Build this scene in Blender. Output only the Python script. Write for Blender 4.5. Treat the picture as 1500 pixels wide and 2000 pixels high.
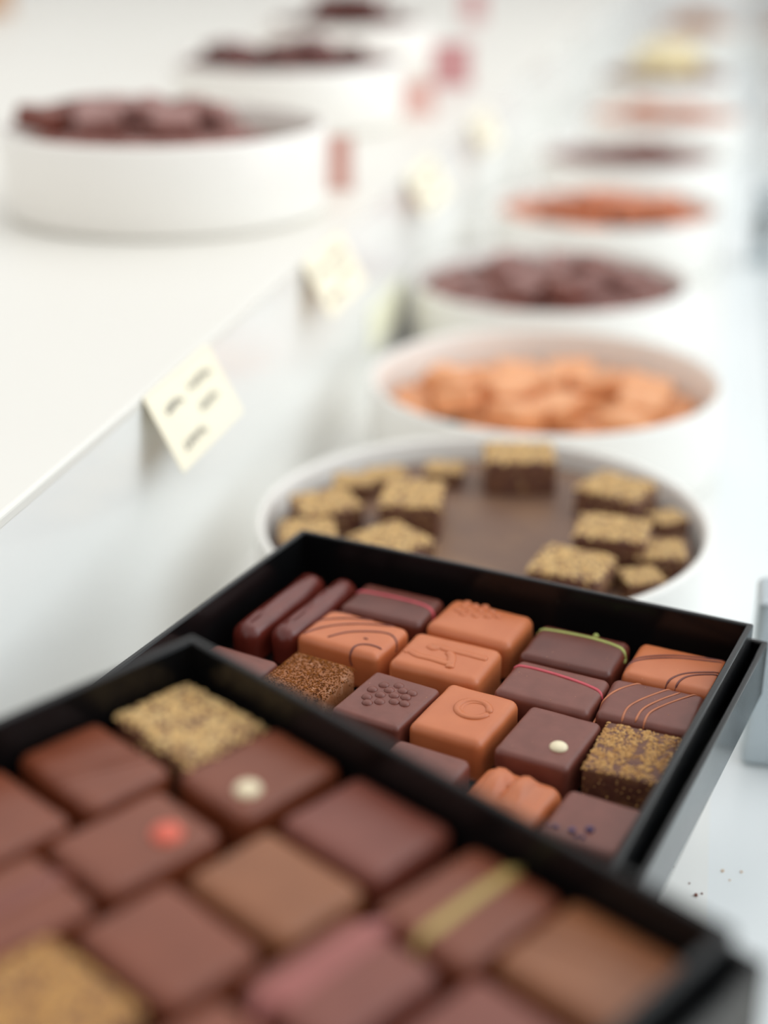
import bpy, bmesh, math, random
from mathutils import Vector, Matrix, noise

for o in list(bpy.data.objects):
    bpy.data.objects.remove(o)
SC = bpy.context.scene
COL = SC.collection
R = math.radians
TZ = 0.90            # height of the counter top above the floor
HC = 0.314           # camera height above the counter top

# ------------------------------------------------------------------ camera
cam_d = bpy.data.cameras.new('camera')
cam = bpy.data.objects.new('camera', cam_d)
COL.objects.link(cam)
cam_d.sensor_fit = 'VERTICAL'
cam_d.sensor_height = 36.0
cam_d.sensor_width = 27.0
cam_d.lens = 50.0
cam_d.clip_start = 0.01
cam.location = (0, 0, TZ + HC)
cam.rotation_euler = (R(90 - 23.363), 0, R(12.667))
cam_d.dof.use_dof = True
cam_d.dof.focus_distance = 0.462
cam_d.dof.aperture_fstop = 3.25
cam_d.dof.aperture_blades = 0
SC.camera = cam

# ------------------------------------------------------------------ light
world = bpy.data.worlds.new('world')
SC.world = world
world.use_nodes = True
wn = world.node_tree.nodes
# bright white shop ahead and to the right, dimmer behind the photographer
wl = world.node_tree.links
tc_ = wn.new('ShaderNodeTexCoord'); sx_ = wn.new('ShaderNodeSeparateXYZ'); wl.new(tc_.outputs['Generated'], sx_.inputs[0])
ad_ = wn.new('ShaderNodeMath'); ad_.operation = 'MULTIPLY_ADD'; ad_.inputs[1].default_value = 0.45; wl.new(sx_.outputs['X'], ad_.inputs[0]); wl.new(sx_.outputs['Y'], ad_.inputs[2])
mr_ = wn.new('ShaderNodeMapRange'); mr_.inputs['From Min'].default_value = -0.7; mr_.inputs['From Max'].default_value = 1.0
mr_.inputs['To Min'].default_value = 0.78; mr_.inputs['To Max'].default_value = 1.35
wl.new(ad_.outputs[0], mr_.inputs['Value']); wl.new(mr_.outputs['Result'], wn['Background'].inputs['Strength'])
wn['Background'].inputs[0].default_value = (0.985, 0.985, 0.985, 1)

def area(name, loc, target, size, size_y, power, color):
    d = bpy.data.lights.new(name, 'AREA')
    d.shape = 'RECTANGLE'; d.size = size; d.size_y = size_y
    d.energy = power; d.color = color
    o = bpy.data.objects.new(name, d); COL.objects.link(o)
    o.location = loc
    o.rotation_euler = (Vector(target) - Vector(loc)).to_track_quat('-Z', 'Y').to_euler()
    return o

area('shop_ceiling_light', (0.45, 1.5, TZ + 1.5), (-0.15, 1.1, TZ), 1.2, 3.0, 8.0, (1.0, 0.965, 0.91))
area('window_daylight', (2.0, 0.9, TZ + 1.1), (-0.1, 0.8, TZ), 1.8, 2.6, 30.0, (0.88, 0.95, 1.0))
SC.view_settings.view_transform = 'Standard'
SC.view_settings.look = 'None'
SC.view_settings.gamma = 1.0
SC.view_settings.exposure = 0.0
SC.view_settings.use_curve_mapping = False

# ------------------------------------------------------------------ materials
def lin(r, g, b):
    f = lambda c: c / 12.92 if c <= 0.04045 else ((c + 0.055) / 1.055) ** 2.4
    return (f(r / 255), f(g / 255), f(b / 255), 1)

def mat(name, col, col2=None, rough=0.4, scale=60, bump=0.0, bscale=400, spec=0.5, coat=0.0, sss=0.0, detail=3, thr=None, metal=0.0, stretch=None):
    m = bpy.data.materials.new(name); m.use_nodes = True
    n = m.node_tree.nodes; l = m.node_tree.links
    p = n['Principled BSDF']
    p.inputs['Roughness'].default_value = rough
    p.inputs['Specular IOR Level'].default_value = spec
    p.inputs['Coat Weight'].default_value = coat
    p.inputs['Metallic'].default_value = metal
    if sss:
        p.inputs['Subsurface Weight'].default_value = sss
        p.inputs['Subsurface Scale'].default_value = 0.002
        p.inputs['Subsurface Radius'].default_value = (1.0, 0.4, 0.25)
    tc = n.new('ShaderNodeTexCoord')
    src = tc.outputs['Object']
    if stretch:
        mp = n.new('ShaderNodeMapping'); mp.inputs['Scale'].default_value = stretch
        l.new(src, mp.inputs['Vector']); src = mp.outputs['Vector']
    if col2 is None:
        col2 = tuple(c * 0.9 for c in col[:3]) + (1,)
    nz = n.new('ShaderNodeTexNoise'); nz.inputs['Scale'].default_value = scale; nz.inputs['Detail'].default_value = detail
    l.new(src, nz.inputs['Vector'])
    rp = n.new('ShaderNodeValToRGB')
    a, b = thr if thr else (0.35, 0.68)
    rp.color_ramp.elements[0].position = a; rp.color_ramp.elements[0].color = col
    rp.color_ramp.elements[1].position = b; rp.color_ramp.elements[1].color = col2
    l.new(nz.outputs['Fac'], rp.inputs['Fac']); l.new(rp.outputs['Color'], p.inputs['Base Color'])
    if bump:
        nb = n.new('ShaderNodeTexNoise'); nb.inputs['Scale'].default_value = bscale; nb.inputs['Detail'].default_value = 4
        l.new(tc.outputs['Object'], nb.inputs['Vector'])
        bp = n.new('ShaderNodeBump'); bp.inputs['Strength'].default_value = bump; bp.inputs['Distance'].default_value = 0.001
        l.new(nb.outputs['Fac'], bp.inputs['Height']); l.new(bp.outputs['Normal'], p.inputs['Normal'])
    return m

M = {}
M['counter'] = mat('white_lacquer', lin(243, 242, 238), lin(240, 240, 236), 0.22, 4, coat=0.2)
M['shelf'] = mat('white_laminate', lin(228, 225, 217), lin(226, 223, 215), 0.4, 4)
M['strip'] = mat('blue_white_channel', lin(238, 241, 241), lin(236, 240, 240), 0.22, 5)
M['wall'] = mat('white_plaster', lin(242, 242, 240), lin(238, 239, 238), 0.8, 3, 0.05, 120)
M['floor'] = mat('pale_floor', lin(205, 200, 192), lin(196, 190, 182), 0.5, 5)
M['bowl'] = mat('white_ceramic', lin(240, 236, 229), lin(238, 234, 227), 0.3, 10)
M['dark'] = mat('dark_chocolate', lin(98, 46, 34), lin(88, 40, 29), 0.36, 90, 0.04, 300, sss=0.05)
M['dark_matt'] = mat('dark_chocolate_matt', lin(118, 64, 52), lin(108, 56, 44), 0.40, 140, 0.05, 500, sss=0.05)
M['bar'] = mat('glossy_dark_chocolate', lin(104, 40, 30), lin(92, 33, 24), 0.27, 90, 0.05, 200, coat=0.1)
M['milk'] = mat('milk_chocolate', lin(196, 112, 68), lin(188, 104, 62), 0.38, 70, 0.05, 260, sss=0.08)
M['milk_pale'] = mat('milk_chocolate_pale', lin(232, 166, 116), lin(222, 148, 96), 0.42, 70, 0.06, 260, sss=0.08)
M['mid'] = mat('medium_chocolate', lin(122, 62, 38), lin(114, 56, 33), 0.38, 80, 0.04, 250, sss=0.05)
M['mid_red'] = mat('reddish_chocolate', lin(122, 64, 50), lin(114, 57, 44), 0.38, 80, 0.04, 250, sss=0.05)
M['mid_tan'] = mat('tan_chocolate', lin(138, 84, 50), lin(128, 76, 44), 0.4, 80, 0.04, 250, sss=0.05)
M['cocoa'] = mat('cocoa_powder', lin(150, 90, 40), lin(92, 50, 24), 0.95, 900, 0.9, 1600, spec=0.1, thr=(0.4, 0.62))
M['cocoa_base'] = mat('dusted_milk_chocolate', lin(146, 88, 48), lin(176, 124, 92), 0.7, 300, 0.3, 700, thr=(0.58, 0.72))
M['plum'] = mat('plum_chocolate', lin(148, 104, 96), lin(134, 90, 82), 0.42, 80, 0.04, 250)
M['far_cream'] = mat('pale_yellow_crumb', lin(243, 230, 192), lin(236, 218, 172), 0.7, 60)
M['pinkish'] = mat('pink_tinted_chocolate', lin(154, 86, 80), lin(140, 76, 68), 0.4, 60)
M['nut'] = mat('golden_nut_crumb', lin(208, 160, 94), lin(178, 126, 66), 0.6, 400, 0.3, 900, sss=0.1)
M['nut_pale'] = mat('pale_nut_crumb', lin(234, 198, 138), lin(212, 168, 106), 0.7, 300, 0.3, 900, sss=0.1)
M['nut_dark'] = mat('dark_chocolate_crumb_base', lin(98, 58, 44), lin(126, 84, 54), 0.6, 260, 0.4, 600, thr=(0.45, 0.7))
M['red'] = mat('red_icing', lin(196, 74, 84), lin(184, 64, 76), 0.4, 200)
M['green'] = mat('green_icing', lin(166, 172, 92), lin(152, 160, 82), 0.4, 200)
M['khaki'] = mat('khaki_icing', lin(178, 152, 88), lin(166, 142, 80), 0.45, 200)
M['cream'] = mat('cream_icing', lin(240, 226, 192), lin(234, 218, 182), 0.35, 200)
M['coral'] = mat('coral_icing', lin(222, 104, 82), lin(212, 96, 76), 0.4, 200)
M['line_dark'] = mat('dark_chocolate_line', lin(112, 52, 44), lin(100, 46, 38), 0.4, 200)
M['line_orange'] = mat('milk_chocolate_line', lin(186, 108, 66), lin(172, 98, 60), 0.4, 200)
M['violet'] = mat('violet_sugar', lin(66, 52, 104), lin(46, 34, 74), 0.5, 600, 0.3, 900)
M['liner'] = mat('brown_liner_paper', lin(112, 82, 64), lin(134, 100, 72), 0.5, 40, 0.1, 300, thr=(0.45, 0.75))
M['card'] = mat('cream_card', lin(240, 232, 208), lin(237, 228, 204), 0.8, 20)
M['pink'] = mat('dusty_pink_card', lin(212, 170, 160), lin(206, 162, 152), 0.7, 20)
M['rose'] = mat('deep_rose_card', lin(198, 142, 142), lin(192, 134, 134), 0.7, 20)
M['olive'] = mat('pale_olive_card', lin(240, 238, 214), lin(238, 235, 208), 0.8, 20)
M['ink'] = mat('grey_ink', lin(150, 146, 136), lin(140, 136, 128), 0.8, 50)
M['kraft'] = mat('kraft_card', lin(190, 146, 108), lin(180, 136, 98), 0.8, 30)
M['metal'] = mat('satin_metal', lin(196, 204, 208), lin(186, 195, 200), 0.38, 20, metal=0.75)
M['rubber'] = mat('dark_gasket', lin(70, 62, 58), lin(58, 52, 50), 0.6, 50)
M['caramel'] = mat('caramel', lin(196, 140, 96), lin(182, 126, 84), 0.45, 30)
M['speck'] = mat('pale_chocolate_dust', lin(214, 160, 118), lin(200, 140, 96), 0.7, 60)

def black_paper():
    m = mat('black_grained_paper', lin(14, 14, 15), lin(10, 10, 11), 0.35, 50, spec=0.12)
    n = m.node_tree.nodes; l = m.node_tree.links; p = n['Principled BSDF']
    tc = n.new('ShaderNodeTexCoord')
    v = n.new('ShaderNodeTexVoronoi'); v.inputs['Scale'].default_value = 1500
    l.new(tc.outputs['Object'], v.inputs['Vector'])
    b = n.new('ShaderNodeBump'); b.inputs['Strength'].default_value = 0.04; b.inputs['Distance'].default_value = 0.0006
    l.new(v.outputs['Distance'], b.inputs['Height']); l.new(b.outputs['Normal'], p.inputs['Normal'])
    # pale scuffs worn into the paper
    s = n.new('ShaderNodeTexNoise'); s.inputs['Scale'].default_value = 130; s.inputs['Detail'].default_value = 6; s.inputs['Roughness'].default_value = 0.75
    l.new(tc.outputs['Object'], s.inputs['Vector'])
    r = n.new('ShaderNodeValToRGB'); r.color_ramp.elements[0].position = 0.66; r.color_ramp.elements[1].position = 0.74
    r.color_ramp.elements[1].color = (0.55, 0.55, 0.55, 1)
    l.new(s.outputs['Fac'], r.inputs['Fac'])
    mx = n.new('ShaderNodeMixRGB')
    mx.inputs['Color2'].default_value = lin(120, 116, 112)
    p.inputs['Coat Weight'].default_value = 1.0; p.inputs['Coat Roughness'].default_value = 0.1; p.inputs['Coat IOR'].default_value = 1.24
    old = p.inputs['Base Color'].links[0].from_socket
    l.new(r.outputs['Color'], mx.inputs['Fac']); l.new(old, mx.inputs['Color1']); l.new(mx.outputs['Color'], p.inputs['Base Color'])
    return m
M['black'] = black_paper()

def glass_mat():
    m = bpy.data.materials.new('clear_pane_glass'); m.use_nodes = True
    n = m.node_tree.nodes; l = m.node_tree.links
    for x in list(n): n.remove(x)
    out = n.new('ShaderNodeOutputMaterial'); mx = n.new('ShaderNodeMixShader')
    t = n.new('ShaderNodeBsdfTransparent'); t.inputs[0].default_value = (0.95, 0.975, 0.985, 1)
    g = n.new('ShaderNodeBsdfGlossy'); g.inputs['Roughness'].default_value = 0.02
    f = n.new('ShaderNodeFresnel')
    ge = n.new('ShaderNodeNewGeometry'); mr = n.new('ShaderNodeMapRange')          # same reflectance on both faces of the pane
    mr.inputs['To Min'].default_value = 1.45; mr.inputs['To Max'].default_value = 1 / 1.45
    l.new(ge.outputs['Backfacing'], mr.inputs['Value']); l.new(mr.outputs['Result'], f.inputs['IOR'])
    l.new(f.outputs[0], mx.inputs[0]); l.new(t.outputs[0], mx.inputs[1]); l.new(g.outputs[0], mx.inputs[2]); l.new(mx.outputs[0], out.inputs[0])
    return m
M['glass'] = glass_mat()

# ------------------------------------------------------------------ helpers
def link(name, bm, m, parent=None, smooth=True, loc=None, rz=0.0):
    me = bpy.data.meshes.new(name); bm.normal_update(); bm.to_mesh(me); bm.free()
    if smooth:
        for p in me.polygons: p.use_smooth = True
    o = bpy.data.objects.new(name, me); COL.objects.link(o)
    me.materials.append(m)
    if parent: o.parent = parent
    if loc: o.location = loc
    o.rotation_euler.z = rz
    return o

def empty(name, loc, rz=0.0):
    o = bpy.data.objects.new(name, None); COL.objects.link(o)
    o.empty_display_size = 0.01
    o.location = loc; o.rotation_euler.z = rz
    return o

def tag(o, label, cat, group=None, kind=None):
    o['label'] = label; o['category'] = cat
    if group: o['group'] = group
    if kind: o['kind'] = kind
    return o

def struct(o):
    o['kind'] = 'structure'
    return o

def add_box(bm, x0, x1, y0, y1, z0, z1, bev=0.0, seg=2):
    r = bmesh.ops.create_cube(bm, size=1.0)
    vs = r['verts']
    for v in vs:
        v.co = Vector(((x0 + x1) / 2 + v.co.x * (x1 - x0), (y0 + y1) / 2 + v.co.y * (y1 - y0), (z0 + z1) / 2 + v.co.z * (z1 - z0)))
    if bev:
        es = list({e for v in vs for e in v.link_edges})
        bmesh.ops.bevel(bm, geom=es, offset=bev, segments=seg, profile=0.5, affect='EDGES')

def box_obj(name, dims, m, parent=None, bev=0.0, seg=2, loc=None, rz=0.0):
    bm = bmesh.new(); add_box(bm, *dims, bev=bev, seg=seg)
    return link(name, bm, m, parent, smooth=False, loc=loc, rz=rz)

def copy_tree(o, parent=None):
    c = o.copy(); COL.objects.link(c); c.parent = parent
    for ch in list(o.children): copy_tree(ch, c)
    return c

def add_tube(bm, pts, r, n=6, flat=1.0):
    pts = [Vector(p) for p in pts]
    rings = []
    for i, p in enumerate(pts):
        a = pts[max(0, i - 1)]; b = pts[min(len(pts) - 1, i + 1)]
        t = (b - a)
        if t.length < 1e-9: t = Vector((1, 0, 0))
        t.normalize()
        up = Vector((0, 0, 1)) if abs(t.z) < 0.9 else Vector((1, 0, 0))
        s = t.cross(up).normalized(); w = s.cross(t).normalized()
        k = r * (0.45 if i in (0, len(pts) - 1) else 1.0)
        rings.append([bm.verts.new(p + s * math.cos(2 * math.pi * j / n) * k + w * math.sin(2 * math.pi * j / n) * k * flat) for j in range(n)])
    for i in range(len(rings) - 1):
        for j in range(n):
            bm.faces.new((rings[i][j], rings[i][(j + 1) % n], rings[i + 1][(j + 1) % n], rings[i + 1][j]))
    bm.faces.new(list(reversed(rings[0]))); bm.faces.new(rings[-1])

def add_blob(bm, p, rx, ry, rz, seg=10, jit=0.0, rnd=None, low=False):
    if low:
        r = bmesh.ops.create_icosphere(bm, subdivisions=1, radius=1.0)
    else:
        r = bmesh.ops.create_uvsphere(bm, u_segments=seg, v_segments=max(5, seg // 2), radius=1.0)
    a = rnd.uniform(0, 6.28) if rnd else 0
    for v in r['verts']:
        k = 1 + (rnd.uniform(-jit, jit) if rnd else 0)
        x, y, z = v.co.x * rx * k, v.co.y * ry * k, v.co.z * rz * k
        v.co = Vector((p[0] + x * math.cos(a) - y * math.sin(a), p[1] + x * math.sin(a) + y * math.cos(a), p[2] + z))

# ---- a moulded or enrobed chocolate: rounded block with a softly rounded upper edge
class Choc:
    def __init__(s, w, d, h, r=0.0026, rc=0.0028, crown=0.0004, wob=0.00022, foot=0.0003, seed=0, lump=None):
        s.w, s.d, s.h, s.r, s.rc, s.crown, s.wob, s.foot, s.seed, s.lump = w, d, h, r, rc, crown, wob, foot, seed, lump
    def contour(s, inset):
        hw, hd = s.w / 2 - inset, s.d / 2 - inset
        rc = max(s.rc - inset, 0.0004); rc = min(rc, hw * 0.98, hd * 0.98)
        pts = []
        K = 7
        for cx, cy, a0 in ((hw - rc, hd - rc, 0), (-hw + rc, hd - rc, 90), (-hw + rc, -hd + rc, 180), (hw - rc, -hd + rc, 270)):
            for k in range(K):
                a = R(a0 + 90 * k / (K - 1))
                pts.append((cx + rc * math.cos(a), cy + rc * math.sin(a)))
        out = []
        E = 7
        for i in range(4):
            out += pts[i * K:(i + 1) * K]
            p, q = pts[i * K + K - 1], pts[((i + 1) % 4) * K]
            for e in range(1, E): out.append((p[0] + (q[0] - p[0]) * e / E, p[1] + (q[1] - p[1]) * e / E))
        return out
    def z(s, x, y):
        d = min(s.w / 2 - abs(x), s.d / 2 - abs(y))
        if d <= 0: return s.h - s.r
        zz = s.h
        if d < s.r: zz = s.h - s.r + math.sqrt(max(0, s.r ** 2 - (s.r - d) ** 2))
        zz += s.crown * max(0, 1 - (2 * x / s.w) ** 2) * max(0, 1 - (2 * y / s.d) ** 2)
        if s.lump and d > 0: zz += s.lump(x, y) * min(1, d / s.r)
        return zz
    def bm(s):
        bm = bmesh.new(); rings = []
        def ring(inset, z=None):
            vs = []
            for x, y in s.contour(inset):
                vs.append(bm.verts.new((x, y, z if z is not None else s.z(x, y))))
            rings.append(vs)
        ring(0.0008, 0.0); ring(-s.foot, 0.0004); ring(-s.foot * 0.6, 0.0014); ring(0.0, 0.003)
        ring(0.0, s.h * 0.45)
        ring(0.0, s.h - s.r)
        for k in range(1, 7):
            a = R(90 * k / 6)
            ins = s.r * (1 - math.cos(a)) if k < 6 else s.r
            ring(ins, s.h - s.r + s.r * math.sin(a) + (s.crown * 0.3 * k / 6 if not s.lump else 0))
        N = 9 if s.lump else 5
        base = [(v.co.x, v.co.y) for v in rings[-1]]
        for k in range(1, N):
            f = 1 - k / N
            rings.append([bm.verts.new((x * f, y * f, s.z(x * f, y * f))) for x, y in base])
        c = bm.verts.new((0, 0, s.z(0, 0)))
        n = len(base)
        for a, b in zip(rings, rings[1:]):
            for j in range(n): bm.faces.new((a[j], a[(j + 1) % n], b[(j + 1) % n], b[j]))
        for j in range(n): bm.faces.new((rings[-1][j], rings[-1][(j + 1) % n], c))
        bm.faces.new(list(reversed(rings[0])))
        for v in bm.verts:
            if v.co.z > 0.0002:
                q = Vector((v.co.x * 130 + s.seed * 7.3, v.co.y * 130, v.co.z * 130))
                nv = noise.noise_vector(q)
                v.co += Vector((nv.x, nv.y, nv.z * 0.5)) * s.wob
        return bm
    def line(s, p, q, r=0.0004, bend=0.0, n=26):
        """points of a drizzled line from p to q running over the top and down the sides"""
        pts = []
        for i in range(n + 1):
            t = i / n
            x = p[0] + (q[0] - p[0]) * t; y = p[1] + (q[1] - p[1]) * t
            nx, ny = -(q[1] - p[1]), (q[0] - p[0]); L = math.hypot(nx, ny)
            b = bend * math.sin(math.pi * t); x += nx / L * b; y += ny / L * b
            over = max(abs(x) - s.w / 2, abs(y) - s.d / 2)
            if over > 0:
                zz = s.h - s.r - over * 1.5
                x = max(-s.w / 2, min(s.w / 2, x)); y = max(-s.d / 2, min(s.d / 2, y))
                if over > 0.005: continue
            else: zz = s.z(x, y)
            pts.append((x, y, zz + 0.00005))
        return pts

def smooth_pts(pts, n=8):
    P = [Vector((p[0], p[1])) for p in pts]
    if len(P) < 3: return P
    P = [P[0] * 2 - P[1]] + P + [P[-1] * 2 - P[-2]]
    out = []
    for i in range(1, len(P) - 2):
        for k in range(n):
            t = k / n
            a, b, c, d = P[i - 1], P[i], P[i + 1], P[i + 2]
            out.append(0.5 * (2 * b + (c - a) * t + (2 * a - 5 * b + 4 * c - d) * t * t + (3 * b - a - 3 * c + d) * t ** 3))
    out.append(P[-2])
    return out

def on_top(ch, pts, up=0.00004):
    out = []
    for p in smooth_pts(pts):
        x, y = p.x * .001, p.y * .001
        over = max(abs(x) - ch.w / 2, abs(y) - ch.d / 2)
        if over > 0:
            if over > .006: continue
            x = max(-ch.w / 2, min(ch.w / 2, x)); y = max(-ch.d / 2, min(ch.d / 2, y)); z = ch.h - ch.r - over * 1.2
        else: z = ch.z(x, y)
        out.append((x, y, z + up))
    return out

def drizzle(parent, ch, name, polys, m, r=0.0004, flat=0.6):
    bm = bmesh.new()
    for pl in polys:
        pts = on_top(ch, pl)
        if len(pts) > 2: add_tube(bm, pts, r, 8, flat)
    return link(name, bm, m, parent)

def lines(parent, ch, name, segs, m, r=0.00045, flat=0.7):
    bm = bmesh.new()
    for sg in segs:
        p, q = sg[0], sg[1]; b = sg[2] if len(sg) > 2 else 0
        pts = ch.line(p, q, r, b)
        if len(pts) > 2: add_tube(bm, pts, r, 6, flat)
    return link(name, bm, m, parent)

def crumbs(parent, ch, n, m, rmin, rmax, seed, name='crumb_topping', side=0.12, cover=1.0, low=True):
    rnd = random.Random(seed); bm = bmesh.new()
    k = 0
    while k < n:
        x = rnd.uniform(-.5, .5) * ch.w * 0.99; y = rnd.uniform(-.5, .5) * ch.d * 0.99
        if noise.noise(Vector((x * 260, y * 260, seed))) + cover < rnd.uniform(-0.2, 0.35): 
            k += 0.3; continue
        r = rnd.uniform(rmin, rmax); 
        if rnd.random() < side:
            sgn = rnd.choice([0, 1, 2, 3]); zz = rnd.uniform(0.25, 0.95) * (ch.h - ch.r)
            if sgn == 0: x = ch.w / 2
            if sgn == 1: x = -ch.w / 2
            if sgn == 2: y = ch.d / 2
            if sgn == 3: y = -ch.d / 2
            r *= 0.7
        else: zz = ch.z(x, y)
        add_blob(bm, (x, y, zz), r, r * rnd.uniform(.6, 1), r * rnd.uniform(.45, .8), jit=0.22, rnd=rnd, low=low)
        k += 1
    o = link(name, bm, m, parent, smooth=False); o['kind'] = 'stuff'
    return o

def specks(parent, ch, n, seed, m=None):
    rnd = random.Random(seed); bm = bmesh.new()
    for _ in range(n):
        x = rnd.uniform(-.47, .47) * ch.w; y = rnd.uniform(-.47, .47) * ch.d; r = rnd.uniform(0.00008, 0.0002)
        add_blob(bm, (x, y, ch.z(x, y)), r, r * .7, r * .6, jit=.2, rnd=rnd, low=True)
    o = link('dust', bm, m or M['speck'], parent, smooth=False); o['kind'] = 'stuff'

# ------------------------------------------------------------------ setting
YF = 4.1
XS = -0.2163          # front edge of the raised shelf
ZS = 0.1283           # height of the raised shelf above the counter
XE = 0.0215           # end of the white counter, start of the glass channel
struct(box_obj('floor', (-2.2, 1.6, -1.2, 4.9, -0.05, 0), M['floor']))
struct(box_obj('wall_back', (-2.2, 1.6, 4.8, 4.9, 0, 3.0), M['wall']))
struct(box_obj('wall_left', (-2.2, -2.1, -1.2, 4.8, 0, 3.0), M['wall']))
c = box_obj('display_counter', (-1.7, XE, 0.0, YF, 0, TZ), M['counter'])
tag(c, 'long white lacquered display counter carrying the row of bowls', 'counter')
s = box_obj('glass_ledge', (XE, 0.085, 0.0, YF, 0, TZ), M['strip'])
tag(s, 'pale bluish ledge along the right edge of the white counter, under the glass', 'ledge')
s = empty('raised_shelf', (XS, 0.27, TZ))
tag(s, 'raised white shelf step on the left that carries bowls and cream labels', 'shelf')
box_obj('shelf_top', (-1.3, 0.0, 0.0, YF - 0.27, ZS - 0.006, ZS), M['shelf'], s, bev=0.0018, seg=4)
box_obj('riser', (-1.298, -0.0001, 0.001, YF - 0.271, 0, ZS - 0.004), M['counter'], s)

# glass guard with clamps
g = box_obj('glass_guard', (-0.004, 0.004, 0.05, YF - 0.05, 0.002, 0.30), M['glass'], bev=0.0008, loc=(0.0585, 0, TZ))
tag(g, 'clear upright glass guard along the right side of the counter', 'glass panel')
def clamp(y, h, label, jaw=0.0258):
    e = empty('glass_clamp', (0.0585, y, TZ))
    tag(e, label, 'clamp', 'metal clamps on the glass guard')
    bm = bmesh.new(); add_box(bm, -jaw, -0.0045, -0.012, 0.012, 0, h, 0.003, 4); link('inner_jaw', bm, M['metal'], e, smooth=False)
    bm = bmesh.new(); add_box(bm, 0.0045, 0.016, -0.012, 0.012, 0, h, 0.003, 4); link('outer_jaw', bm, M['metal'], e, smooth=False)
    bm = bmesh.new(); add_box(bm, -jaw * 0.62, -0.0048, -0.0135, -0.0115, h * 0.30, h * 0.72, 0.0008, 2); link('gasket', bm, M['rubber'], e, smooth=False)
    bm = bmesh.new(); bmesh.ops.create_cone(bm, cap_ends=True, segments=20, radius1=0.0045, radius2=0.004, depth=0.003, matrix=Matrix.Translation((-jaw - 0.0008, 0, h * 0.5)) @ Matrix.Rotation(R(90), 4, 'Y'))
    link('screw', bm, M['metal'], e, smooth=False)
clamp(0.506, 0.0725, 'grey metal glass clamp beside the right corner of the black box')
clamp(1.36, 0.0725, 'blurred metal glass clamp far along the right edge, beside the distant bowls', 0.014)

# ------------------------------------------------------------------ black gift boxes
def rect_ring(bm, x0, x1, y0, y1, z0, z1, t, rim=0.0006):
    """four-sided wall of thickness t, corners and rim slightly rounded"""
    def loop(ins, z):
        return [bm.verts.new(p) for p in ((x0 + ins, y0 + ins, z), (x1 - ins, y0 + ins, z), (x1 - ins, y1 - ins, z), (x0 + ins, y1 - ins, z))]
    rings = [loop(0, z0), loop(0, z1), loop(t, z1), loop(t, z0)]
    for i in range(4):
        a, b = rings[i], rings[(i + 1) % 4]
        for j in range(4): bm.faces.new((a[j], a[(j + 1) % 4], b[(j + 1) % 4], b[j]))
    es = [e for e in bm.edges if (e.verts[0].co.z > z1 - 1e-6 and e.verts[1].co.z > z1 - 1e-6 and not (abs(e.verts[0].co.x - e.verts[1].co.x) > 1e-7 and abs(e.verts[0].co.y - e.verts[1].co.y) > 1e-7))]
    out = set(rings[0]) | set(rings[1])
    es += [e for e in bm.edges if e.verts[0] in out and e.verts[1] in out and abs(e.verts[0].co.z - e.verts[1].co.z) > 1e-6]
    bmesh.ops.recalc_face_normals(bm, faces=bm.faces)
    bmesh.ops.bevel(bm, geom=list(set(es)), offset=rim, segments=3, profile=0.5, affect='EDGES')

def gift_box(origin, ang, W, D, zrim, label, lid_label):
    """tray whose back-left top corner is origin; x runs along the back edge, -y towards the camera"""
    h = 0.0265; t = 0.0022
    b = empty('chocolate_box', (origin[0], origin[1], TZ + zrim - h), ang)
    tag(b, label, 'box')
    bm = bmesh.new(); rect_ring(bm, 0, W, -D, 0, 0, h, t); link('side_wall', bm, M['black'], b, smooth=False)
    box_obj('base_panel', (t - .0002, W - t + .0002, -D + t - .0002, -t + .0002, 0.0, 0.0024), M['black'], b)
    g = 0.0026; tl = 0.0022; hl = 0.0205
    l = empty('box_lid', (origin[0], origin[1], TZ + zrim - h - 0.002), ang)
    tag(l, lid_label, 'lid')
    bm = bmesh.new(); rect_ring(bm, -g - tl, W + g + tl, -D - g - tl, g + tl, 0, hl, tl); link('rim_wall', bm, M['black'], l, smooth=False)
    box_obj('top_panel', (-g - .0002, W + g + .0002, -D - g - .0002, g + .0002, 0.0, 0.0019), M['black'], l)
    return b, TZ + zrim - h + 0.0024

A1 = R(-14.0); O1 = (-0.1435, 0.4916); Z1 = HC - 0.228
A0 = R(-32.18); O0 = (-0.1231, 0.3150); Z0 = HC - 0.180
box1, zc1 = gift_box(O1, A1, 0.1776, 0.168, Z1, 'open black gift box in sharp focus, filled with assorted decorated chocolates', 'black lid nested under the sharply focused box of decorated chocolates')
box0, zc0 = gift_box(O0, A0, 0.1667, 0.1667, Z0, 'blurred open black gift box nearest the camera, cutting off the bottom left corner', 'blurred black lid nested under the nearest box, its edge showing at bottom right')
def block(origin, ang, x0, x1, y0, y1, h, label):
    e = box_obj('display_block', (x0, x1, y0, y1, 0, h), M['shelf'], bev=0.002, seg=3, loc=(origin[0], origin[1], TZ), rz=ang)
    tag(e, label, 'display block')
block(O1, A1, 0.03, 0.135, -0.135, -0.035, Z1 - 0.0285, 'white display block holding up the sharply focused black box')
block(O0, A0, 0.035, 0.125, -0.14, -0.075, Z0 - 0.0285, 'white display block holding up the nearest blurred black box')

def at(origin, ang, u, v, z):
    """u mm along the back edge, v mm towards the camera"""
    u *= .001; v *= .001
    return (origin[0] + u * math.cos(ang) + v * math.sin(ang), origin[1] + u * math.sin(ang) - v * math.cos(ang), z)

def piece(which, u, v, rot, ch, m, label, name='chocolate', cat='chocolate'):
    o, a, z = (O1, A1, zc1) if which == 1 else (O0, A0, zc0)
    # local x along the box's back edge, local y away from the camera
    ob = link(name, ch.bm(), m, None, loc=at(o, a, u, v, z), rz=a - R(rot))
    return tag(ob, label, cat)

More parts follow.
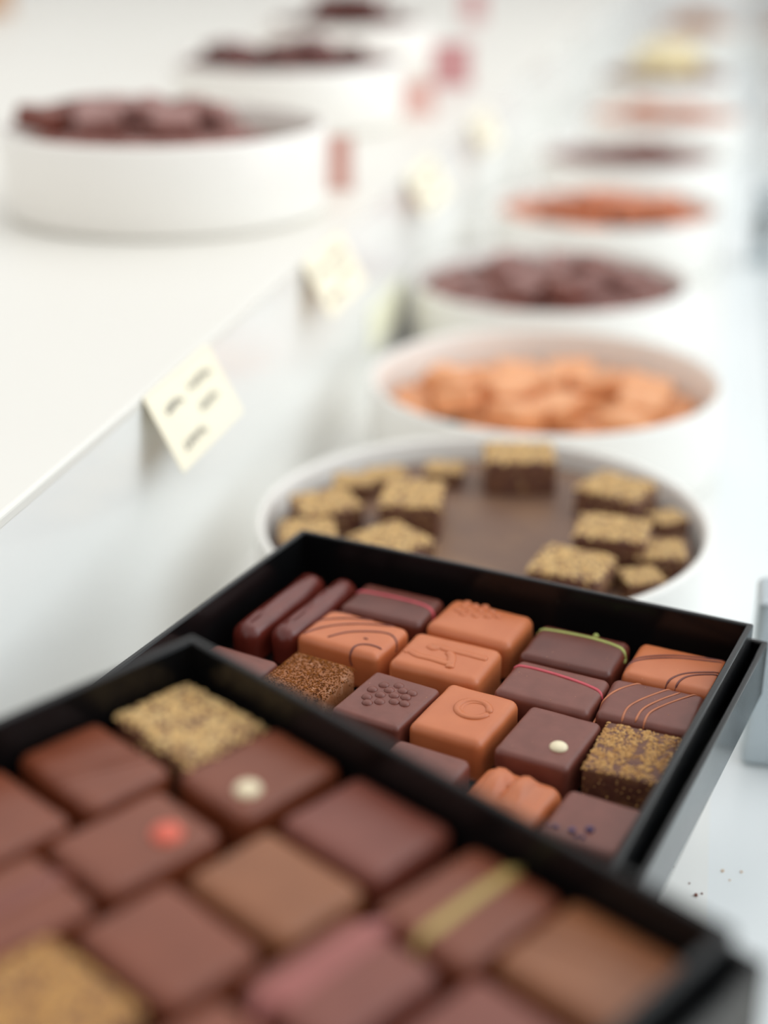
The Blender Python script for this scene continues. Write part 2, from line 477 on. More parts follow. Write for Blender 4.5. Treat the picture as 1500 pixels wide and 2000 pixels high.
def icing_dot(parent, ch, x, y, r, m, hh=0.55):
    bm = bmesh.new(); add_blob(bm, (x, y, ch.z(x, y)), r, r, r * hh, 20)
    return link('icing_dot', bm, m, parent)

h1 = 0.0135
S = 0.001
# bars
def bar(u, v, w, d, label, seed, lump):
    ch = Choc(w * S, d * S, 0.0140, r=0.0052, rc=0.005, crown=0.0006, wob=0.0005, foot=0.0004, seed=seed, lump=lump)
    o = piece(1, u, v, 1.5, ch, M['bar'], label, 'chocolate_bar', 'chocolate bar'); specks(o, ch, 14, seed); return o
bar(12.6, 39, 11.6, 53, 'long glossy dark chocolate finger against the left wall of the sharp box', 3, lambda x, y: 0.0006 * math.sin(y * 120 + 1))
bar(25.8, 36, 10.8, 50, 'knobbly glossy dark chocolate finger, second from the left wall, touching the red-lined square', 8, lambda x, y: 0.0011 * math.sin(y * 190 + .4))
# row 1
ch = Choc(33 * S, 23 * S, h1, seed=11); o = piece(1, 50.8, 22.6, 0, ch, M['dark'], 'dark chocolate with a red line, beside the long finger bars in the sharp box')
drizzle(o, ch, 'icing_line', [[(-19, 1.0), (-16, 2.6), (-10, 3.4), (1.3, 3.5), (10.7, 3.0), (16.6, .6), (17.6, -.6)]], M['red'], .0007); specks(o, ch, 10, 1)
ch = Choc(33 * S, 25 * S, 0.0142, r=.0034, rc=.0036, seed=12, crown=.0007); o = piece(1, 85.9, 22.2, 2, ch, M['milk'], 'milk chocolate with a raised berry cluster, against the back wall of the sharp box')
def berries(parent, ch, spots, r, m, hh):
    bm = bmesh.new()
    for x, y in spots:
        add_blob(bm, (x * S, y * S, ch.z(x * S, y * S) - r * .12), r, r, r * hh, 14)
    return link('berry_relief', bm, m, parent)
berries(o, ch, ((-9.6, 6.6), (-6.2, 8.6), (-2.8, 10.0), (-6.4, 4.2), (-2.6, 5.6), (1.2, 7.2), (-2.6, 1.4), (1.4, 3.0), (-7.2, .6), (-9.8, 9.6), (4.6, 4.8), (-10, 2.6)), .0017, M['milk'], .62); specks(o, ch, 10, 2)
ch = Choc(33 * S, 25.5 * S, h1, seed=13); o = piece(1, 122.8, 25.0, -1, ch, M['dark'], 'dark chocolate with a green line, near the back wall of the sharp box')
drizzle(o, ch, 'icing_line', [[(-18.5, 5.8), (-16.4, 7.6), (-8.4, 8.6), (2.1, 8.8), (10.8, 7.6), (15.8, 5.6), (17.8, 3.6)]], M['green'], .0007)
icing_dot(o, ch, .0038, .0112, .0011, M['green'], 1.1); specks(o, ch, 12, 3)
ch = Choc(31.5 * S, 25 * S, h1, r=.003, seed=14); o = piece(1, 157.6, 21.8, -1, ch, M['milk'], 'milk chocolate with paired dark curved lines, in the far right corner of the sharp box')
drizzle(o, ch, 'drizzle', [[(-17.5, -9), (-14.1, -1.6), (-7.9, 3.6), (1, 7.6), (16.8, 11.6)], [(-17.5, -11), (-14.2, -3.8), (-8, 1.6), (1.4, 5.8), (16.8, 9.8)], [(-.6, -13.5), (1.6, -7.6), (5.9, -2.8), (16.8, 3.4)], [(2.7, -13.4), (4.8, -6.6), (9.3, -2.4), (16.8, 1.4)]], M['line_dark'], .0004); specks(o, ch, 26, 4)
# row 2
ch = Choc(33 * S, 24.5 * S, 0.0142, r=.003, seed=15); o = piece(1, 49.0, 50.0, 3, ch, M['milk'], 'milk chocolate with many slanted dark stripes and a small dark fleck, in the sharp box')
drizzle(o, ch, 'drizzle', [[(-17.2, 6.6), (-13.1, 9.6), (-6.5, 11.4)], [(-17.7, -2.4), (-13.2, 2.6), (-6.3, 7.4), (2.2, 10.9)], [(-14.3, -10.2), (-11.6, -4.4), (-5.8, 1.8), (2.4, 7.0), (10.8, 10.4)], [(-5.5, -8.4), (-1.2, -2.4), (5.1, 2.0), (11, 4.2), (15, 3.2), (17.6, 1)], [(6.8, -14.8), (6, -12.6), (6.7, -8.2), (10.1, -6), (15, -6)]], M['line_dark'], .00046)
bm = bmesh.new(); add_blob(bm, (.0068, -.0029, ch.z(.0068, -.0029)), .0010, .0005, .0003, 10); link('fleck', bm, M['line_dark'], o)
ch = Choc(33 * S, 25 * S, 0.0142, r=.003, rc=.0032, seed=16); o = piece(1, 85.4, 51.0, -1, ch, M['milk'], 'milk chocolate embossed with a wavy raised H-shaped ridge, in the sharp box')
bm = bmesh.new()
def path(ch, pts, up=.0001): return [(x * S, y * S, ch.z(x * S, y * S) + up) for x, y in pts]
for pl in ([(-14.2, -3.8), (-12.3, -3.0), (-8.4, -4.7), (-3.7, -4.8), (1.8, -5.4), (5, -5.2)], [(-5.4, 2.0), (-3.9, 4.0), (-1.2, 3.2), (4, 3.3), (10.2, 3.1), (14, 3.2)], [(.2, 1.6), (2.3, -.6), (3.7, -4.6), (4.7, -8)], [(-8, 3), (-5.4, 2), (-6.2, 4.8)]):
    add_tube(bm, on_top(ch, pl, -.0001), .0016, 12, .45)
link('embossed_ridge', bm, M['milk'], o); specks(o, ch, 12, 5)
ch = Choc(33 * S, 24.5 * S, h1, seed=17); o = piece(1, 124.6, 52.4, 0, ch, M['dark_matt'], 'dark chocolate with a thin red line, directly in front of the green-lined one')
drizzle(o, ch, 'icing_line', [[(-18.6, 5.0), (-16, 6.6), (-9.9, 7.2), (-1.6, 6.6), (7.6, 5.2), (13.1, 3.8), (16, 2.6), (17.6, 1.2)]], M['red'], .0007); specks(o, ch, 14, 6)
ch = Choc(31 * S, 25.5 * S, h1, seed=18); o = piece(1, 157.3, 49.4, -4, ch, M['dark_matt'], 'dark chocolate with slanted orange-brown lines, by the right wall of the sharp box')
drizzle(o, ch, 'drizzle', [[(-16.4, -13), (-16.4, -6.3), (-14.4, -.6), (-11, 6), (-4.8, 13.6)], [(-6.5, -14), (-6.4, -5.9), (-4, 0), (.3, 6.8), (5, 13.8)], [(-2.4, -12), (-1.6, -4.5), (2.5, 3.4), (7.2, 10.4)], [(.4, -13.5), (.9, -6), (4.5, .8), (9.4, 8), (14, 14)]], M['line_orange'], .00042); specks(o, ch, 12, 7)
# row 3
ch = Choc(27 * S, 24 * S, 0.0125, seed=19); o = piece(1, 21.4, 88.5, 3, ch, M['dark_matt'], 'plain dark chocolate half hidden at the left end of the sharp box, before the fingers')
ch = Choc(25 * S, 25 * S, 0.0142, r=.004, rc=.004, seed=20); o = piece(1, 48.6, 82.4, 3, ch, M['cocoa_base'], 'cocoa-dusted brown truffle cube in the sharp box', 'cocoa_truffle', 'truffle')
crumbs(o, ch, 2600, M['cocoa'], .00018, .00040, 5, 'cocoa_powder', .10, .9)
ch = Choc(25 * S, 29 * S, h1, r=.002, rc=.002, seed=21); o = piece(1, 79.4, 84.6, 4, ch, M['dark_matt'], 'dark chocolate with a raised berry cluster, in the sharp box')
berries(o, ch, ((-4.7, 6.4), (-.2, 8.4), (-6.5, 2.0), (-1.4, 4.2), (2.6, 6.2), (5.8, 6.6), (-2.4, .2), (1.6, 2.2), (5.4, 3.2), (-.4, -3.6), (3.6, -1.2), (7, -.4), (-5.6, -3.0), (-3.6, -6.0)), .0019, M['dark_matt'], .6); specks(o, ch, 8, 8)
ch = Choc(25.6 * S, 31 * S, 0.0142, r=.003, rc=.003, seed=22); o = piece(1, 105.8, 81.8, 2, ch, M['milk'], 'milk chocolate embossed with a raised ring, in the middle of the sharp box')
bm = bmesh.new()
for rr, cx, cy, wr in ((5.2, 2.0, 2.2, .0013), (4.5, 2.8, 2.0, .0007)):
    add_tube(bm, path(ch, [(cx + rr * math.cos(t / 32 * 6.2832), cy + rr * 1.0 * math.sin(t / 32 * 6.2832)) for t in range(33)], -.0001), wr, 10, .65)
link('embossed_ring', bm, M['milk'], o); specks(o, ch, 10, 9)
ch = Choc(24.6 * S, 30.5 * S, h1, r=.0022, rc=.0024, seed=23); o = piece(1, 134.4, 82.0, 2, ch, M['dark_matt'], 'dark chocolate with one cream dot, in sharp focus beside the crumb-topped square')
icing_dot(o, ch, .0054, -.0052, .0029, M['cream']); specks(o, ch, 5, 10)
ch = Choc(24 * S, 28.5 * S, h1, r=.0016, rc=.002, seed=24); o = piece(1, 160.4, 79.0, -3, ch, M['nut_dark'], 'dark square covered in golden nut crumbs, against the right wall of the sharp box', 'crumb_chocolate')
crumbs(o, ch, 1500, M['nut'], .00025, .00065, 9, 'nut_crumbs', .07, .32)
# row 4
ch = Choc(26 * S, 25 * S, 0.0132, seed=25); o = piece(1, 105.0, 116.2, 3, ch, M['dark_matt'], 'plain dark chocolate mostly hidden in front of the ring-embossed milk square')
specks(o, ch, 8, 11)
ch = Choc(25.5 * S, 26 * S, 0.0108, r=.0042, rc=.0045, seed=26, wob=.0004, lump=lambda x, y: .0038 * abs(math.sin(x * 370 + .5)) ** .8 * (0.62 + 0.38 * math.sin(y * 260 + .9)))
o = piece(1, 133.6, 113.2, 5, ch, M['milk'], 'bumpy ridged milk chocolate in front of the cream-dotted dark square')
ch = Choc(24 * S, 25 * S, 0.0132, seed=27); o = piece(1, 161.0, 117.6, 2, ch, M['dark_matt'], 'dark chocolate with violet sugar crumbs, at the near right end of the sharp box')
rnd = random.Random(4); bm = bmesh.new()
for (x, y, r) in ((-.0032, -.0078, .0012), (.0011, -.0054, .0013), (-.0078, -.0080, .0008), (-.0098, -.0082, .0006), (.0006, -.0092, .0008), (-.0012, -.0096, .0007)):
    add_blob(bm, (x, y, ch.z(x, y) + r * .3), r, r * .8, r * .7, jit=.2, rnd=rnd, low=True)
link('violet_crumbs', bm, M['violet'], o, smooth=False)

# nearest box
h0 = 0.0141
def P0(u, v, w, d, m, label, rot=0, seed=1, **k):
    ch = Choc(w * S, d * S, h0, r=k.pop('r', .0028), rc=.003, seed=seed + 40)
    return piece(0, u, v, rot, ch, m, label, **k), ch
def slab_topping(o, ch, m, seed):
    crumbs(o, ch, 700, m, .0005, .0010, seed, 'nut_crumbs', .06, .55)
o, ch = P0(19.8, 17.2, 32, 24.5, M['nut_dark'], 'golden crumb-topped chocolate in the far corner of the nearest box', 0, 1, name='crumb_chocolate'); slab_topping(o, ch, M['nut_pale'], 21)
o, ch = P0(18.6, 45.2, 31.5, 23.5, M['mid'], 'plain brown chocolate with faint slanted ridges, by the left wall of the nearest box', 0, 2)
lines(o, ch, 'ridge', [((-.004, -.0155), (.0068, .0155)), ((-.001, -.0155), (.0098, .0155))], M['mid'], .0005)
o, ch = P0(49.2, 19.0, 25.5, 31, M['mid'], 'chocolate with one blurred cream dot in the nearest box', 1, 3); icing_dot(o, ch, .0052, -.0078, .0032, M['cream'])
o, ch = P0(50.0, 56.0, 24.5, 31, M['mid'], 'chocolate with one coral dot in the nearest box', 1, 4); icing_dot(o, ch, .0046, .0055, .0036, M['coral'])
o, ch = P0(82.6, 16.4, 31, 25.5, M['mid_red'], 'plain reddish-brown chocolate along the far wall of the nearest box, right of the cream-dotted one', 0, 5)
o, ch = P0(83.6, 44.2, 31, 24, M['mid_tan'], 'plain tan-brown chocolate in the middle of the nearest box', -1, 6)
o, ch = P0(82.0, 71.2, 31, 24, M['mid'], 'plain brown chocolate in front of the tan-brown one in the nearest box', 0, 7)
o, ch = P0(19.0, 73.6, 31, 24, M['mid'], 'plain brown chocolate cut by the left frame edge, above the pink-striped corner one', -1, 8)
o, ch = P0(50.0, 89.2, 25, 30, M['mid'], 'brown chocolate with a wide pinkish stripe, cut by the left frame edge', 1, 9)
bm = bmesh.new(); add_tube(bm, ch.line((-.001, .0195), (.001, -.0195)), .0028, 10, .25); link('icing_stripe', bm, M['mid_red'], o)
o, ch = P0(79.6, 98.6, 32, 25, M['nut_dark'], 'golden crumb-topped chocolate in the bottom left corner of the picture', -1, 10, name='crumb_chocolate'); slab_topping(o, ch, M['nut'], 22)
o, ch = P0(117.2, 20.4, 26, 31, M['mid'], 'chocolate with a broad khaki stripe in the nearest box', 1, 11)
bm = bmesh.new(); add_tube(bm, ch.line((-.0005, .0195), (.0008, -.0195)), .0018, 10, .35); link('icing_stripe', bm, M['khaki'], o)
o, ch = P0(147.2, 16.6, 32, 26.5, M['mid_tan'], 'orange-brown chocolate in the right corner of the nearest box', 0, 12)
lines(o, ch, 'ridge', [((-.0195, -.004), (.0195, .005)), ((-.0195, .002), (.0195, .010))], M['mid_tan'], .0005)
o, ch = P0(114.2, 54.4, 25.5, 31, M['mid_red'], 'chocolate with a pink-tinted edge, near the bottom middle of the picture', 0, 13)
bm = bmesh.new(); add_tube(bm, ch.line((-.0045, .0195), (-.0045, -.0195)), .0040, 10, .12); link('icing_stripe', bm, M['pinkish'], o)
o, ch = P0(147.0, 46.4, 31, 24.5, M['mid_red'], 'plain chocolate at the bottom edge of the picture, in front of the orange-brown one', 0, 14)
o, ch = P0(113.6, 88.2, 25.5, 30, M['mid'], 'plain chocolate barely showing at the bottom edge, between the golden and pink-tinted ones', 0, 15)

# crumbs on the counter
from_px = []
def ray_counter(px, py):
    f = 2777.8; x = (px - 750) / f; y = -(py - 1000) / f
    d = cam.rotation_euler.to_matrix() @ Vector((x, y, -1)); t = -HC / d.z
    return d.x * t, d.y * t
rnd = random.Random(7)
for px, py, r, lab, m in ((1313, 1693, .0006, 'dark crumb lying closest to the lid on the white counter', 'dark'), (1359, 1750, .0009, 'largest brown crumb on the white counter', 'mid'), (1371, 1746, .0005, 'small brown crumb just right of the largest one', 'mid'),
                          (1411, 1702, .0006, 'orange crumb on the counter, left of the palest one', 'nut'), (1448, 1704, .0005, 'orange crumb furthest right on the counter', 'nut'), (1346, 1726, .0004, 'tiny brown crumb above the largest one', 'mid'), (1425, 1720, .0004, 'tiny orange crumb below the two upper orange ones', 'nut')):
    x, y = ray_counter(px, py)
    bm = bmesh.new(); add_blob(bm, (0, 0, r * .5), r, r * .8, r * .6, jit=.2, rnd=rnd, low=True)
    tag(link('crumb', bm, M[m], None, smooth=False, loc=(x, y, TZ)), lab, 'crumb', 'crumbs on the white counter')

# ------------------------------------------------------------------ round bowls
def bowl_mesh(Ro=0.104, h=0.0545, t=0.0042):
    prof = [(0, 0), (Ro * .5, 0), (Ro - .006, 0), (Ro - .0025, .0012), (Ro - .0012, .005), (Ro - .0006, h * .5), (Ro, h - .0018), (Ro - .0006, h - .0005), (Ro - t / 2, h), (Ro - t + .0006, h - .0005), (Ro - t, h - .002),
            (Ro - t - .0008, h * .5), (Ro - t - .002, .011), (Ro - t - .007, .0055), (Ro - t - .014, .0042), (Ro * .45, .004), (0, .004)]
    bm = bmesh.new(); N = 96; rings = []
    for r, z in prof:
        if r == 0: rings.append([bm.verts.new((0, 0, z))])
        else: rings.append([bm.verts.new((r * math.cos(2 * math.pi * k / N), r * math.sin(2 * math.pi * k / N), z)) for k in range(N)])
    for a, b in zip(rings, rings[1:]):
        for k in range(N):
            if len(a) == 1: bm.faces.new((a[0], b[(k + 1) % N], b[k]))
            elif len(b) == 1: bm.faces.new((a[k], a[(k + 1) % N], b[0]))
            else: bm.faces.new((a[k], a[(k + 1) % N], b[(k + 1) % N], b[k]))
    bmesh.ops.recalc_face_normals(bm, faces=bm.faces)
    return bm
bowl0 = link('round_bowl', bowl_mesh(), M['bowl'])
used = [False]
def bowl(x, y, z, label, s=1.0, group='white round bowls on the counter'):
    o = bowl0 if not used[0] else bowl0.copy()
    if used[0]: COL.objects.link(o)
    used[0] = True
    o.location = (x, y, z); o.scale = (s, s, s)
    return tag(o, label, 'bowl', group)
def liner(x, y, z, ztop, label, s=1.0, r=0.0965):
    bm = bmesh.new()
    N = 64; ri = [(0.0, 0.0045), (r - .012, .0045), (r - .0065, .008), (r, ztop - .0016), (r - .0006, ztop - .0004), (r - .003, ztop), (0.0, ztop)]
    rings = []
    for q, zz in ri:
        if q == 0: rings.append([bm.verts.new((0, 0, zz))])
        else: rings.append([bm.verts.new((q * math.cos(2 * math.pi * k / N), q * math.sin(2 * math.pi * k / N), zz)) for k in range(N)])
    for a, b in zip(rings, rings[1:]):
        for k in range(N):
            if len(a) == 1: bm.faces.new((a[0], b[(k + 1) % N], b[k]))
            elif len(b) == 1: bm.faces.new((a[k], a[(k + 1) % N], b[0]))
            else: bm.faces.new((a[k], a[(k + 1) % N], b[(k + 1) % N], b[k]))
    bmesh.ops.recalc_face_normals(bm, faces=bm.faces)
    o = link('paper_liner', bm, M['liner'], None, smooth=False, loc=(x, y, z)); o.scale = (s, s, s)
    return tag(o, label, 'liner', 'brown paper liners inside the bowls')

# bowl nearest, behind the sharp box: loose nut-topped squares
BX, BY = -0.0870, 0.5935
zl = 0.0445
bowl(BX, BY, TZ, 'nearest white bowl on the counter, partly hidden by the sharp black box')
liner(BX, BY, TZ, zl, 'brown liner showing between the nut-topped squares of the nearest counter bowl', r=.0955)
nut_ch = [Choc(.031, .029, .0130, r=.0018, rc=.0025, seed=60), Choc(.033, .028, .0165, r=.0016, rc=.002, seed=61)]
nut_proto = []
def make_nut(i, n=560):
    o = link('nut_square', nut_ch[i].bm(), M['nut_dark'])
    crumbs(o, nut_ch[i], n, M['nut_pale'], .0006, .0012, 31 + i, 'nut_crumbs', .12, 1.0)
    return o
for i in range(2): nut_proto.append([make_nut(i), False])
def place(proto, loc, rot, label, cat, group, tilt=(0, 0), s=1.0):
    o = proto[0]
    if proto[1]: o = copy_tree(proto[0])
    proto[1] = True
    o.location = loc; o.rotation_euler = (tilt[0], tilt[1], rot); o.scale = (s, s, s)
    return tag(o, label, cat, group)
def at_px(px, py, H):
    f = 2777.8; d = cam.rotation_euler.to_matrix() @ Vector(((px - 750) / f, -(py - 1000) / f, -1)); t = -H / d.z
    return d.x * t, d.y * t
NL = 'nut-topped chocolates in the nearest bowl'
for (px, py, top, k, rot, sc, lab) in (
    (1015, 882, .0165, 1, 12, 1.05, 'nut-topped square standing alone at the back of the nearest bowl'),
    (806, 962, .0165, 1, 95, 1.0, 'tall nut-topped square standing left of centre in the nearest bowl'),
    (1205, 948, .0125, 0, -22, 1.0, 'nut-topped square at the back right of the nearest bowl'),
    (1198, 1030, .0165, 1, -4, .95, 'thick darker nut square on the right of the nearest bowl, before the back right one'),
    (1118, 1098, .0125, 0, -12, 1.0, 'pale nut-topped square at the front of the nearest bowl, touching the box edge in view'),
    (1316, 1076, .0125, 0, 8, .72, 'nut-topped square tight against the right wall of the nearest bowl'),
    (1312, 1008, .0125, 0, 38, .5, 'small nut-topped piece behind the one against the right wall'),
    (636, 978, .0125, 0, 35, .92, 'nut-topped square at the left wall of the nearest bowl'),
    (585, 1034, .0125, 0, 20, .8, 'nut-topped square lowest on the left, beside the black box corner'),
    (755, 922, .0125, 0, 30, .6, 'small pale nut-topped piece at the back left of the nearest bowl'),
    (868, 912, .0125, 0, 5, .6, 'small pale nut-topped piece at the back, left of the lone standing square'),
    (765, 1050, .0125, 0, -38, .95, 'nut-topped square half hidden behind the back edge of the black box'),
    (690, 935, .0125, 0, 15, .62, 'dark-sided small piece behind the left wall square'),
    (1280, 1132, .0125, 0, 25, .55, 'nut-topped square at the front right of the nearest bowl, partly hidden by the box')):
    hh = nut_ch[k].h * sc
    x, y = at_px(px, py, HC - zl - hh)
    dx, dy = x - BX, y - BY; rr = math.hypot(dx, dy); mx = .0955 - .0180 * sc
    if rr > mx: x, y = BX + dx * mx / rr, BY + dy * mx / rr
    place(nut_proto[k], (x, y, TZ + zl), R(rot), lab, 'chocolate', NL, s=sc)

# cheaper chunk meshes shared by the blurred bowls
def chunk(name, m, seed, w=.028, d=.026, h=.0125):
    ch = Choc(w, d, h, r=.003, rc=.0035, wob=.0008, seed=seed)
    return [link(name, ch.bm(), m), False]
def fill(x, y, z, zl, protos, n1, n2, label, cat, group, seed, s=1.0, hfac=.013, cx=0, cy=0, r1=.072, r2=.04, n3=0, r3=.02, tilt=.25, mind=.026, ring=0):
    rnd = random.Random(seed)
    lay = ((n1, r1, zl), (n2, r2, zl + hfac), (n3, r3, zl + 2 * hfac))
    for li, (n, rad, zz) in enumerate(lay):
        pts = []; tries = 0
        if li == 0 and ring:
            for q in range(ring):
                a = 6.2832 * (q + rnd.uniform(-.15, .15)) / ring
                pts.append((.0815 * math.cos(a), .0815 * math.sin(a)))
        while len(pts) < n + (ring if li == 0 else 0) and tries < 4000:
            tries += 1
            a = rnd.uniform(0, 6.283); q = rad * math.sqrt(rnd.random())
            p = (cx * (1 if li == 0 else 1) + q * math.cos(a), cy + q * math.sin(a))
            if math.hypot(*p) > (0.060 if ring and li == 0 else 0.078): continue
            if all(math.hypot(p[0] - o[0], p[1] - o[1]) > mind for o in pts): pts.append(p)
        for p in pts:
            t = (rnd.uniform(-tilt, tilt), rnd.uniform(-tilt, tilt)) if li else (rnd.uniform(-.06, .06), rnd.uniform(-.06, .06))
            lift = .002 if li else .0008
            rot = math.atan2(p[1], p[0]) + rnd.uniform(-.12, .12) if (ring and math.hypot(*p) > .08) else rnd.uniform(0, 3.14)
            place(rnd.choice(protos), (x + p[0] * s, y + p[1] * s, z + (zz + lift) * s), rot, label, cat, group, t, s)

milk_p = [chunk('milk_square', M['milk_pale'], 70), chunk('milk_square', M['milk_pale'], 71, .026, .026, .014), chunk('milk_square', M['milk_pale'], 72, .03, .024)]
dark_p = [chunk('dark_square', M['plum'], 73), chunk('dark_square', M['mid_red'], 74, .026, .026, .014), chunk('dark_square', M['plum'], 75, .03, .024)]
rust_p = [chunk('rust_square', M['milk'], 76), chunk('rust_square', M['milk'], 77, .03, .024)]
car_p = [chunk('caramel_square', M['caramel'], 78)]
BG = 'white round bowls on the counter'
def full_bowl(x, y, z, zl, protos, n1, n2, blabel, llabel, plabel, group, seed, s=1.0, bgroup=BG, **k):
    bowl(x, y, z, blabel, s, bgroup); liner(x, y, z, zl, llabel, s, r=.0945 if zl < .02 else .0955)
    fill(x, y, z, zl, protos, n1, n2, plabel, 'chocolate', group, seed, s, **k)
full_bowl(-.0835, .806, TZ, .020, milk_p, 12, 12, 'white bowl of orange milk chocolate squares, second from the front', 'liner under the orange milk chocolates of the second bowl',
          'orange milk chocolate square heaped in the second counter bowl', 'milk squares in the second bowl', 5, r1=.06, r2=.064, mind=.0255, ring=17)
full_bowl(-.108, 1.045, TZ, .034, dark_p, 12, 8, 'white bowl of dark chocolate squares, third from the front', 'liner under the dark chocolates of the third counter bowl',
          'dark chocolate square heaped in the third counter bowl', 'dark squares in the third bowl', 6, r1=.06, r2=.05, mind=.0255, ring=17)
full_bowl(-.089, 1.325, TZ, .034, rust_p, 12, 7, 'white bowl of rust-brown chocolate, fourth from the front', 'liner under the rust-brown chocolates of the fourth counter bowl',
          'rust-brown chocolate square in the fourth counter bowl', 'squares in the fourth bowl', 7, cx=.02, r1=.06, r2=.04, mind=.0255, ring=17)
full_bowl(-.0875, 1.626, TZ, .033, dark_p, 10, 6, 'white bowl showing a thin slit of dark chocolate, fifth from the front', 'liner under the dark chocolates of the fifth counter bowl',
          'dark chocolate square in the fifth counter bowl', 'squares in the fifth bowl', 8, r1=.06, r2=.05, mind=.0255, ring=17)
full_bowl(-.062, 1.955, TZ, .036, rust_p, 10, 6, 'white bowl showing a thin orange slit of chocolate, sixth from the front', 'liner under the orange chocolates of the sixth counter bowl',
          'orange-brown chocolate square in the sixth counter bowl', 'squares in the sixth bowl', 9, r1=.06, r2=.05, mind=.0255, ring=17)
nut_far = [chunk('nut_square', M['far_cream'], 80), chunk('nut_square', M['far_cream'], 81, .024, .024, .016)]
full_bowl(-.0775, 2.365, TZ, .046, dark_p, 8, 0, 'white bowl topped with pale yellow pieces over dark ones, seventh from the front', 'liner under the dark pieces of the seventh counter bowl',
          'dark chocolate square under the pale yellow pieces of the seventh bowl', 'dark squares in the seventh bowl', 10, r1=.06, r2=.05, ring=17)
fill(-.0775, 2.365, TZ, .061, nut_far, 13, 9, 'pale yellow nutty piece heaped on the seventh counter bowl', 'chocolate', 'yellow pieces in the seventh bowl', 11, cy=.012, r1=.052, r2=.045, n3=5, r3=.03)
full_bowl(-.052, 3.30, TZ, .044, car_p, 22, 10, 'white bowl of caramel pieces at the far end of the counter', 'liner under the caramel pieces of the farthest bowl',
          'caramel piece heaped in the farthest counter bowl', 'caramels in the farthest bowl', 12, 1.0, r2=.06, n3=5, r3=.03)
# bowls on the raised shelf
SGp = 'white round bowls on the raised shelf'
zs = TZ + ZS
full_bowl(-.3413, .8788, zs, .036, dark_p, 20, 10, 'white bowl of dark chocolate on the raised shelf, nearest of the shelf bowls', 'liner under the dark chocolates of the nearest shelf bowl',
          'dark brown chocolate chunk in the nearest shelf bowl', 'chunks in the nearest shelf bowl', 13, bgroup=SGp, cx=-.026, r1=.075, r2=.055, mind=.0235)
dark_q = [chunk('dark_chunk', M['dark'], 82), chunk('dark_chunk', M['bar'], 83, .026, .024, .015)]
full_bowl(-.3727, 1.267, zs, .038, dark_q, 10, 9, 'white bowl heaped with plum-dark chocolate on the shelf, second of the shelf bowls', 'liner under the dark chocolates of the second shelf bowl',
          'plum-dark chocolate chunk in the second shelf bowl', 'chunks in the second shelf bowl', 14, bgroup=SGp, r1=.06, r2=.066, mind=.0255, ring=17)
full_bowl(-.426, 1.697, zs, .040, dark_q, 18, 9, 'white bowl with a mound of dark chocolate at the top edge, farthest shelf bowl', 'liner under the dark chocolates of the farthest shelf bowl',
          'dark chocolate chunk heaped in the farthest shelf bowl', 'chunks in the farthest shelf bowl', 15, bgroup=SGp, r2=.05, n3=4, r3=.03)

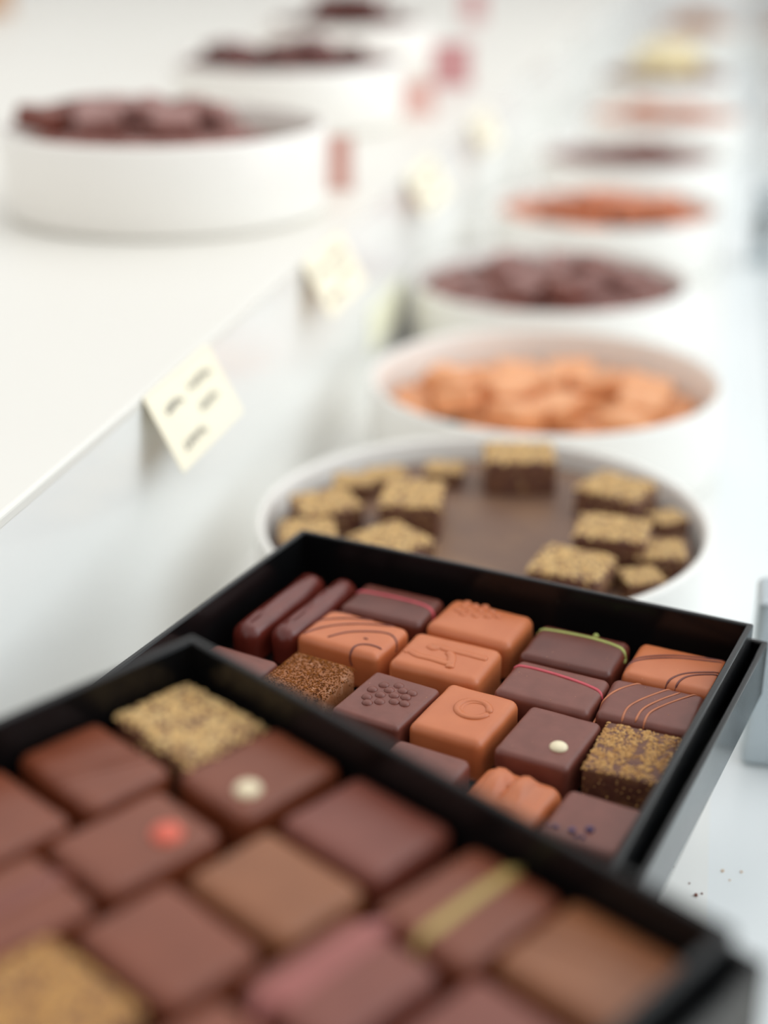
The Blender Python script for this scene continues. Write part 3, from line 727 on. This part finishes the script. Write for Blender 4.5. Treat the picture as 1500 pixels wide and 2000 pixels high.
# ------------------------------------------------------------------ labels
def hung_card(y0, w, L, th, skew, label, seed, ink=True):
    e = empty('label_card', (XS + .0006, y0, zs - .001))
    tag(e, label, 'label', 'cream handwritten labels on the shelf edge')
    dv = Vector((L * math.cos(th), skew, -L * math.sin(th))); wv = Vector((0, w, 0))
    nrm = wv.cross(dv).normalized()
    if nrm.z < 0: nrm = -nrm
    bm = bmesh.new()
    t = .0005
    q = [Vector((0, 0, 0)), wv, wv + dv, dv]
    a = [bm.verts.new(p) for p in q]; b = [bm.verts.new(p + nrm * t) for p in q]
    bm.faces.new(a); bm.faces.new(list(reversed(b)))
    for i in range(4): bm.faces.new((a[i], b[i], b[(i + 1) % 4], a[(i + 1) % 4]))
    bmesh.ops.recalc_face_normals(bm, faces=bm.faces)
    link('card', bm, M['card'], e, smooth=False)
    if ink:
        rnd = random.Random(seed); bm = bmesh.new()
        for (u0, u1, vv) in ((.14, .38, .30), (.50, .86, .26), (.52, .80, .56), (.14, .46, .78)):
            n = 30; pts = []
            for i in range(n):
                f = i / (n - 1); u = u0 + (u1 - u0) * f + .012 * math.sin(f * 34)
                v = vv + .055 * math.sin(f * 40 + seed) * rnd.uniform(.5, 1.2)
                pts.append(wv * u + dv * v + nrm * (t + .0002))
            add_tube(bm, pts, .0006, 5, .4)
        link('handwriting', bm, M['ink'], e)
    return e
for i, (y0, w, lab) in enumerate(((.513, .078, 'cream handwritten label hanging from the shelf edge, nearest and most legible'), (.752, .084, 'second cream label along the shelf edge, below the nearest shelf bowl'),
                          (1.03, .10, 'third cream label along the shelf edge, very blurred'), (1.31, .10, 'farthest faint cream label along the shelf edge'))):
    hung_card(y0, w, .034, R(60), -.004, lab, i + 1)

def stand_card(x, y, z, w, h, rz, lean, m, name, label, cat='card'):
    e = empty(name, (x, y, z), rz)
    tag(e, label, cat)
    bm = bmesh.new(); add_box(bm, -w / 2, w / 2, -.0006, .0006, 0, h, .0004, 2)
    o = link('card', bm, m, e, smooth=False); o.rotation_euler = (lean, 0, 0)
    bm = bmesh.new(); add_box(bm, -w * .35, w * .35, .001, .012, 0, .004, .001, 2); link('foot', bm, m, e, smooth=False)
stand_card(-.253, .962, zs, .030, .036, R(14), R(-8), M['pink'], 'price_card', 'dusty pink price card standing beside the nearest shelf bowl')
stand_card(-.268, 1.335, zs, .036, .032, R(30), R(-20), M['pink'], 'price_card', 'pale pink price card beside the second shelf bowl')
stand_card(-.276, 1.56, zs, .042, .044, R(20), R(-8), M['rose'], 'price_card', 'deep rose price card on the shelf, behind the pale pink one')
stand_card(-.400, 2.45, zs, .034, .05, R(10), R(-8), M['rose'], 'price_card', 'deep rose price card at the top edge of the picture')
c = box_obj('olive_tag', (0, .0008, -.05, .05, 0, .030), M['olive'], loc=(XS + .0002, .965, TZ + .026)); tag(c, 'pale olive tag stuck low on the shelf riser, left of the third counter bowl', 'tag')
k = empty('kraft_box', (-1.33, 2.42, zs), R(-10)); tag(k, 'small kraft card box just showing in the top left corner', 'box')
box_obj('box_body', (-.09, .09, -.06, .06, 0, .05), M['kraft'], k, bev=.001); box_obj('box_lid', (-.092, .092, -.062, .062, .05, .068), M['kraft'], k, bev=.001)
